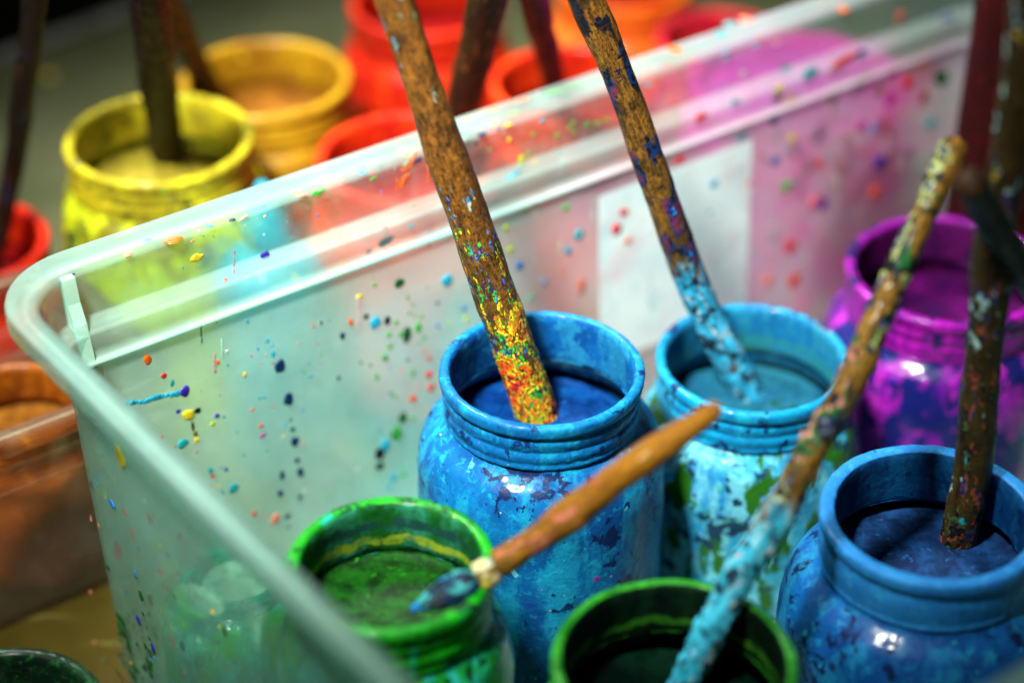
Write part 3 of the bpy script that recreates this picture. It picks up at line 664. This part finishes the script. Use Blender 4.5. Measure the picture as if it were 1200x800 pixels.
J('front', 'paint_jar', 'slate blue jar with a wide pale rim in the lower right corner', 'jar', IN_TUB, 1093, 600, 12, 3.6, FL, (mf, mf2), 2.6, 2.0, 1.27, .05, 3.0, mlf, threads=1, lip=.5, inmat=inner_mat('navy inside', (.003, .07, .22), (.002, .025, .10), (.006, .11, .28), 220., [(8.4, 9.35, (.001, .006, .02))]))
GR = [LIM, DGR, YEL, (.02, .35, .25), DGR]
mg = jar_mat('green painted glass', (.010, .36, .008), (.004, .12, .006), (.012, .44, .012), (.004, .045, .012), GR, 30.0, .56, .55, .22, .3, .3, smear=(.01, .30, .22), smear_t=.64)
mg2 = jar_mat('green streaked glass', (.008, .30, .008), (.004, .10, .006), (.015, .38, .26), (.004, .04, .012), GR, 37.0, .57, .5, .2, .8, .3, smear=(.02, .36, .30), smear_t=.5)
mlg = liquid_mat('green paint crust', (.006, .075, .004), (.002, .018, .002), (.014, .15, .006), 11., .5, 1.6)
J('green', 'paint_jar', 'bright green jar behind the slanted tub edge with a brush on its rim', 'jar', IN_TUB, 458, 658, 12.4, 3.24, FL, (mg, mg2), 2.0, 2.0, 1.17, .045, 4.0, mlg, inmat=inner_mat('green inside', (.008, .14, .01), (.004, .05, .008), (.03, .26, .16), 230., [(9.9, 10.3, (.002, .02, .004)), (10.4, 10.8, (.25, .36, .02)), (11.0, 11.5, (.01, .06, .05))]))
md = jar_mat('dark green paint', (.02, .26, .012), (.008, .12, .008), (.05, .42, .02), (.002, .012, .004), [DGR, NVY, GRN, DGR], 43.0, .62, .58, .5, .2)
mdl = liquid_mat('dirty rinse water', (.002, .014, .007), (.001, .004, .003), (.005, .03, .018), 15., .08, .5, .6)
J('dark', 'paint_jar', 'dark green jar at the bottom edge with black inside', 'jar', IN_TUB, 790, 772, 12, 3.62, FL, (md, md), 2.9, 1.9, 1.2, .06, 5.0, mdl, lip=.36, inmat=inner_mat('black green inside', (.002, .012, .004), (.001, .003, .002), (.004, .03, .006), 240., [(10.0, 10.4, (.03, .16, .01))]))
MG = [NVY, (.02, .02, .3), (.4, .0, .3), NVY, (.3, .02, .05)]
mm = jar_mat('magenta paint', (.30, .003, .27), (.08, .003, .13), (.46, .012, .38), (.010, .006, .06), MG, 50.0, .53, .58, .28, .6, .35)
mm2 = jar_mat('magenta over navy', (.36, .008, .34), (.03, .006, .16), (.55, .03, .42), (.010, .008, .08), MG, 55.0, .56, .6, .22, .8, .35, smear=(.006, .008, .10), smear_t=.49)
mlm = liquid_mat('dark magenta paint', (.06, .002, .06), (.015, .002, .025), (.12, .006, .10), 18., .3)
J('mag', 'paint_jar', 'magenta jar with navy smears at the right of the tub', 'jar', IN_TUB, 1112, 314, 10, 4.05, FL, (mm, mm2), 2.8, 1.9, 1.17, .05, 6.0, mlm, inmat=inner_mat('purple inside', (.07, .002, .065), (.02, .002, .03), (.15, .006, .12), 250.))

# clear glass jar with green water behind the near wall
def glass_mat(name, col, rough=.02, ior=1.45):
    t = NT(name); v = t.coord()
    g = t.n('ShaderNodeBsdfGlass'); t.val(g.inputs['Color'], col); g.inputs['Roughness'].default_value = rough; g.inputs['IOR'].default_value = ior
    t.link(t.bump(t.noise(v, 1.2, 3), .15, .001), g.inputs['Normal'])
    d = t.bsdf((.03, .42, .26), .3)
    mx = t.n('ShaderNodeMixShader'); t.val(mx.inputs[0], t.step(t.noise(t.coord(scale=(100, 100, 40)), .8, 6, .6), .42, .58, .1, .75)); t.link(g.outputs[0], mx.inputs[1]); t.link(d, mx.inputs[2])
    return t.done(mx.outputs[0])
mgl = glass_mat('clear glass', (.75, .95, .88)); mlw = liquid_mat('pale green water', (.50, .70, .50), (.40, .62, .45), (.66, .78, .60), 21., .05, .3, .5)
mgt = jar_mat('teal glass paint', (.012, .44, .26), (.004, .13, .09), (.08, .70, .46), (.004, .06, .05), [GRN, TEA, LIM, DGR], 150., .6, .5, .2, .9, .3, smear=(.02, .30, .02), smear_t=.52)
gp = at(277, 672, 6.6); gj = empty('glass_jar', (gp.x, gp.y, FL)); gh = 6.6 - FL
tag(gj, 'round teal glass jar with a narrow mouth, seen through the near tub wall', 'jar', IN_TUB)
prof = [(0, 0)] + smooth_prof([(2.2, .02), (2.6, .2), (2.78, .8), (2.8, 2.2), (2.7, 2.5), (2.8, 2.8), (2.7, 3.15), (2.8, 3.5), (2.78, 4.2), (2.6, 4.9), (2.2, 5.4), (1.75, 5.7)], 4)
vs, fs = lathe(prof, 120, .03, .7, 7., .02, 3.)
mesh_obj('body', vs, fs, mgt, gj)
prof = smooth_prof([(1.74, 5.71), (1.62, 5.85), (1.6, gh - .2), (1.55, gh - .02), (1.42, gh), (1.32, gh - .1), (1.3, 5.75), (1.3, 5.70)], 4)
vs, fs = lathe(prof + [prof[0]], 100, .02, .8, 8., .01, 3.)
mesh_obj('neck', vs, fs, mgl, gj)
vs, fs = lathe([(0, 5.5), (1.24, 5.5), (1.28, 5.78), (1.1, 5.74), (0, 5.74)], 64)
mesh_obj('paint', vs, fs, mlw, gj)

# jars behind the tub
my = jar_mat('yellow paint', (.50, .40, .010), (.20, .15, .008), (.62, .55, .02), (.06, .06, .008), [YEL, DGR, GRN, BLU, ORG], 60.0, .585, .56, .35, .4)
my2 = jar_mat('yellow green paint', (.42, .50, .008), (.20, .18, .008), (.60, .68, .015), (.02, .08, .015), [GRN, DGR, YEL, BLU, ORG], 66.0, .57, .50, .3, .5, .35, smear=(.16, .13, .008), smear_t=.51)
mly = liquid_mat('mustard paint', (.30, .24, .02), (.20, .15, .015), (.24, .26, .03), 24.)
J('yellow', 'paint_jar', 'yellow jar with green stains behind the tub, a dark stick standing in it', 'jar', ON_TABLE, 186, 160, 12.5, 3.92, 0, (my, my2), 2.6, 1.9, 1.14, .06, 8.0, mly)
mo = jar_mat('ochre paint', (.42, .23, .006), (.22, .09, .005), (.54, .34, .010), (.15, .05, .01), [YEL, ORG, BRN, YEL], 71.0, .72, .6, .4, .2)
mlo = liquid_mat('brown ochre paint', (.28, .10, .010), (.18, .06, .008), (.34, .15, .012), 27.)
J('orange', 'paint_jar', 'ochre jar behind the yellow jar', 'jar', ON_TABLE, 311, 90, 10.5, 3.9, 0, (mo, mo), 2.6, 1.9, 1.12, .05, 9.0, mlo)
def red_mats(off, main=(.58, .014, .003), dark=(.30, .005, .003), light=(.68, .06, .004)):
    return (jar_mat('red paint rim', main, dark, light, (.18, .006, .006), [ORG, RED, MAG, RED], off, .70, .56, .4, .3),
            jar_mat('red paint body', main, dark, light, (.2, .008, .01), [ORG, RED, SAL, MAG], off + 5, .66, .5, .35, .35))
mlred = liquid_mat('dark red paint', (.30, .006, .006), (.16, .004, .004), (.42, .015, .008), 30.)
J('redleft', 'paint_jar', 'red jar at the left edge with a thin dark stick', 'jar', ON_TABLE, -44, 282, 8.0, 3.6, 0, red_mats(80), 2.4, 1.9, 1.16, .05, 10., mlred)
J('redmid', 'paint_jar', 'orange red jar touching the tub rim, left of the two dark sticks', 'jar', ON_TABLE, 478, 182, 11.0, 3.9, 0, red_mats(86, (.64, .028, .003)), 2.4, 1.9, 1.12, .05, 11., mlred)
J('redright', 'paint_jar', 'red jar with a thin black stick, right of the tub\'s thick stick', 'jar', ON_TABLE, 672, 96, 11.0, 3.75, 0, red_mats(92, (.66, .04, .003)), 2.4, 1.9, 1.14, .05, 12., mlred)
J('redback', 'paint_jar', 'red jar with pink drops farther back at the top edge', 'jar', ON_TABLE, 500, 2, 10.0, 3.8, 0, red_mats(98, (.46, .014, .003)), 2.4, 1.9, 1.14, .05, 13., mlred)
J('orangeback', 'paint_jar', 'orange jar at the top edge behind the red jar with the black stick', 'jar', ON_TABLE, 732, -24, 8.0, 3.7, 0, red_mats(104, (.70, .13, .006), (.55, .05, .004), (.76, .25, .05)), 2.4, 1.9, 1.14, .05, 14., mlred)
J('redfar', 'paint_jar', 'crimson jar behind the tub at the top edge, farthest right', 'jar', ON_TABLE, 846, 44, 9.0, 3.2, 0, red_mats(110, (.50, .012, .02), (.3, .006, .02), (.6, .05, .04)), 2.2, 1.9, 1.1, .05, 15., mlred)
mpk = jar_mat('pink paint', (.52, .004, .20), (.40, .004, .22), (.60, .02, .24), (.2, .005, .1), [MAG, PNK, PRP, RED], 116., .68)
J('pinkfar', 'paint_pot', 'wide hot pink paint pot showing blurred through the far right of the tub wall', 'pot', ON_TABLE, 936, 93, 11.0, 4.9, 0, (mpk, mpk), .5, 1.5, 1.07, .05, 16., liquid_mat('hot pink surface', (.34, .004, .17), (.22, .004, .16), (.42, .012, .18), 33., .5))
mbr = jar_mat('brown orange paint', (.34, .08, .003), (.10, .02, .002), (.48, .14, .005), (.05, .015, .005), [ORG, BRN, YEL], 122., .66, .55)
J('brown', 'paint_jar', 'brown orange jar standing inside the small tub at the left edge', 'jar', None, 18, 470, 7.5, 2.7, FL, (mbr, mbr), 2.0, 1.5, 1.12, .05, 17., mlo)
mdk = jar_mat('black green paint', (.008, .04, .012), (.003, .012, .006), (.02, .14, .03), (.002, .004, .003), [DGR, BLK, GRN], 128., .62)
J('corner', 'paint_jar', 'black green jar cut off by the bottom left corner', 'jar', None, 0, 842, 7.5, 3.3, .035, (mdk, mdk), 2.2, 1.7, 1.16, .05, 18., mdl)

# tall dark red squeeze bottle in the far corner of the tub
bt = empty('paint_bottle', tuple(sn(36.3, 7.4, FL))); tag(bt, 'tall dark red paint bottle standing behind the magenta jar', 'bottle')
mbt = jar_mat('dark red bottle', (.03, .0006, .0004), (.012, .0004, .0004), (.09, .002, .0006), (.02, .003, .003), [BLK, NVY, BLK, BLK], 134., .62, .62, .6, 0, .2)
vs, fs = lathe(smooth_prof([(2.1, 0.02), (2.28, .25), (2.3, 1), (2.3, 8), (2.27, 15), (2.3, 19), (2.2, 20.2), (1.6, 21.4), (.95, 21.9), (.9, 22.4)], 4) + [(0, 22.4)], 96, .04, .4, 3., .02, 3.)
mesh_obj('body', vs, fs, mbt, bt)
vs, fs = lathe([(0, 22.42), (1.05, 22.42), (1.08, 22.6), (1.0, 23.6), (.7, 24.1), (.4, 26.0), (.3, 26.2), (0, 26.2)], 64)
mesh_obj('nozzle_cap', vs, fs, jar_mat('cap paint', (.3, .02, .01), (.1, .005, .004), (.5, .05, .02), (.02, .01, .01), [BLK, RED], 139.), bt)

cb = empty('paint_bottle', tuple(sn(8.0, -5.4, 0))); tag(cb, 'small turquoise paint bottle whose tip shows over the tub rim, beside the yellow jar', 'bottle')
mcb = jar_mat('turquoise bottle', (.006, .20, .26), (.004, .12, .18), (.02, .30, .34), (.01, .06, .10), [BLU, TEA, YEL], 144., .66)
vs, fs = lathe(smooth_prof([(1.9, 0.02), (2.15, .25), (2.2, 1), (2.2, 6), (2.2, 8.6), (2.0, 9.6), (1.3, 10.3), (.8, 10.6), (.75, 11.0)], 4) + [(0, 11.0)], 80, .04, .4, 5., .02, 3.)
mesh_obj('body', vs, fs, mcb, cb)
vs, fs = lathe([(0, 11.02), (.95, 11.02), (1.0, 11.2), (.9, 11.7), (.6, 12.0), (.34, 13.2), (.26, 13.4), (0, 13.4)], 48)
mesh_obj('nozzle_cap', vs, fs, mcb, cb)

# ------------------------------------------------------------------ sticks
STK = 'sticks and brushes standing in the paint jars'
def lean(A, B, pix, extra=None):
    """points of a stick from the foot A over the rim point B, then following the photo pixels at the depth of that straight line"""
    out = [A, B]
    for px, py in pix:
        p = through(A, B, py); out.append(at(px, py, p.z if extra is None else B.z + (p.z - B.z) * extra))
    return out
def stick(label, pts, radii, mat, lump=(0, 0, 0), seed=0., amp=.06, bend=.06, name='painted_stick'):
    o = tube(name, pts, radii, mat, 30, .14, amp, lump, seed, None, True, bend)
    return tag(o, label, 'stick', STK)
WD1, WD2 = (.30, .115, .018), (.12, .04, .008)
m_main = stick_mat('main stick', (.25, .095, .012), (.08, .028, .006), [RED, (.03, .015, .02), RED, ORG, (.35, .015, .01), YEL, (.03, .03, .01), ORG, (.3, .22, .01), YEL, (.05, .10, .01), GRN, (.02, .03, .06), (.08, .015, .05), BLU, TEA, (.25, .10, .01), BLU, (.4, .42, .3), DGR], 10.5, 19.5, .86, base_d=.05, scale=2.6, off=3.)
stick('thick brown stick with a red and yellow crusted end in the middle blue jar', lean(at(700, 690, 1.2), at(600, 402, 12.9), [(566, 305), (526, 190), (488, 80), (448, -40)]), [.75, .76, .73, .67, .61, .56], m_main, (5, 15, .16), 1.)
m_6 = stick_mat('blue dipped stick', (.27, .12, .014), (.08, .028, .007), [CYN, NVY, (.3, .06, .02), BLU, NVY, (.12, .02, .06), NVY, BLK, NVY, BLK, (.008, .012, .03), BLK, (.03, .012, .01)], 8, 24, .5, tip=(.01, .26, .42), tipv=(10.5, 15.0), base_d=.2, off=11., scale=.8, tip_soft=.2)
stick('stick with a sky blue dipped lower half leaning in the sky blue jar', lean(at(938, 576, 1.8), at(838, 388, 10.1), [(792, 280), (757, 180), (722, 85), (672, -40)]), [.60, .62, .60, .56, .56, .60], m_6, (8, 16, .08), 2.)
m_7 = stick_mat('yellow and blue stick', (.36, .17, .014), (.07, .028, .006), [TEA, (.6, .3, .18), NVY, ORG, YEL, BLK, (.5, .2, .15), DGR, BLK, NVY, (.3, .32, .1), BLK, BLK, DGR], 6, 30, .6, tip=(.02, .30, .42), tipv=(13, 19), base_d=.36, off=17., scale=.9, tip_soft=.18)
stick('gnarled yellow stick with a turquoise lower half, in the dark green jar', lean(at(655, 1090, 1.2), at(846, 710, 12.1), [(878, 652), (938, 552), (1003, 430), (1062, 300), (1122, 160)], .82), [.46, .48, .50, .48, .44, .42, .46], m_7, (16, 30, .14), 3., .10, .12)
m_9 = stick_mat('dark stick', (.05, .028, .006), (.012, .007, .003), [BLK, TEA, (.05, .1, .03), BLK, BRN, NVY, (.3, .5, .45), BLK, (.3, .2, .02)], 6, 30, .40, base_d=.12, off=23., scale=1.6)
stick('dark speckled stick standing in the slate blue jar at the right edge', lean(at(1088, 830, 1.2), at(1136, 556, 12.1), [(1146, 480), (1158, 360), (1176, 220), (1200, 60), (1214, -40)]), [.60, .62, .60, .62, .60, .62, .62], m_9, (6, 14, .08), 4., .09, .1)
m_d = stick_mat('black brown stick', (.014, .008, .004), (.006, .004, .003), [BLK, (.02, .03, .008), NVY, (.05, .02, .01)], 2, 12, .4, base_d=.12, off=29.)
stick('thick dark stick standing in the yellow jar', lean(at(212, 290, 1.4), at(191, 142, 12.5), [(182, 70), (170, -50)]), [.74, .74, .78, .80], m_d, seed=5.)
stick('thin black green stick in the red jar at the left edge', lean(at(-36, 400, 1.0), at(0, 268, 8.0), [(22, 150), (48, -50)]), [.42, .42, .46, .48], m_d, seed=6.)
m_b = stick_mat('brown stick', (.045, .024, .006), (.016, .009, .003), [BLK, BLU, BLK, BRN], 2, 14, .4, base_d=.16, off=35.)
stick('dark brown stick with a blue daub, in the orange red jar behind the rim', lean(at(508, 290, 1.0), at(533, 160, 11.0), [(550, 90), (584, -50)]), [.72, .72, .74, .76], m_b, seed=7.)
stick('thin black stick in the red jar behind the tub rim', lean(at(672, 190, 1.0), at(652, 105, 11.0), [(638, 50), (614, -50)]), [.52, .52, .54, .56], m_d, seed=8.)
stick('short dark brown stick leaning in the ochre jar', lean(at(290, 190, 1.0), at(238, 92, 10.5), [(212, 40), (178, -40)]), [.6, .6, .62, .62], m_b, seed=9.)
stick('black brown stick end pointing in from the right edge, nearest of all', [at(1420, 640, 1.0), at(1200, 318, 20.), at(1132, 208, 25.)], [.48, .5, .46], stick_mat('near dark stick', (.07, .03, .010), (.03, .013, .005), [BLK, BRN, BLK], 2, 14, .4, base_d=.15, off=41.), seed=10.)

# brush lying across the green jar
br = empty('paintbrush', tuple(at(575, 668, 12.6))); tag(br, 'orange brown brush with blue bristles lying across the green jar', 'brush', STK)
pa, pb, pc, pd = at(484, 714, 11.4), at(562, 677, 12.7), at(586, 662, 13.05), at(845, 474, 18.6)
m_h = stick_mat('orange handle', (.36, .15, .006), (.20, .07, .004), [ORG, (.45, .14, .08), BRN, (.5, .3, .1)], 0, 6, .25, base_d=.16, off=47., dark_t=.7, streak=(.14, .045, .008))
P = [pc.lerp(pd, q) for q in (0, .16, .3, .45, .62, .8, 1)]
tube('handle', P, [.48, .43, .52, .43, .50, .44, .34], m_h, 28, .14, .12, (0, 0, 0), 11., br, True, .1)
m_f = stick_mat('ferrule', (.40, .27, .04), (.16, .10, .02), [YEL, (.6, .55, .3), TEA, WHT], 0, 2, .6, base_d=.5, off=53.)
tube('ferrule', [pb, pb.lerp(pc, .5), pc.lerp(pb, .02)], [.46, .50, .50], m_f, 28, .1, .05, (0, 3, .1), 12., br, True, 0)
m_br = stick_mat('bristles', (.006, .05, .15), (.003, .012, .05), [NVY, BLU, (.05, .35, .35), BLK], 0, 2.5, .5, base_d=.4, off=59., scale=1.5)
tube('bristles', [pa, pa.lerp(pb, .35), pa.lerp(pb, .75), pb.lerp(pa, .02)], [.10, .38, .52, .50], m_br, 28, .1, .08, (0, 4, .12), 13., br, True, 0)

# ------------------------------------------------------------------ light
wd = bpy.data.worlds.new('World'); SC.world = wd; wd.use_nodes = True
bg = wd.node_tree.nodes['Background']; bg.inputs[0].default_value = (.75, .95, 1.0, 1); bg.inputs[1].default_value = .018
def lamp(name, loc, tgt, size, power, col, spread=180, size_y=None):
    l = bpy.data.lights.new(name, 'AREA'); l.energy = power; l.color = col; l.size = size * CM
    if size_y: l.shape = 'RECTANGLE'; l.size_y = size_y * CM
    l.spread = math.radians(spread)
    o = bpy.data.objects.new(name, l); COL.objects.link(o); o.location = Vector(loc) * CM
    o.rotation_euler = (Vector(tgt) - Vector(loc)).to_track_quat('-Z', 'Y').to_euler(); return o
lamp('key_lamp', (-30, 14, 110), (-1, 72, 8), 13, 3.1, (.96, 1.0, .94), 31)
lamp('back_lamp', (-30, 118, 100), (4, 76, 6), 24, 2.8, (.94, 1.0, .92), 46)

SC.view_settings.view_transform = 'Standard'; SC.view_settings.look = 'None'; SC.view_settings.exposure = -0.45
SC.cycles.use_denoising = True
try: SC.cycles.denoiser = 'OPENIMAGEDENOISE'
except Exception: pass
SC.cycles.max_bounces = 16; SC.cycles.transparent_max_bounces = 24; SC.cycles.transmission_bounces = 14; SC.cycles.diffuse_bounces = 5
SC.cycles.sample_clamp_indirect = 8.0
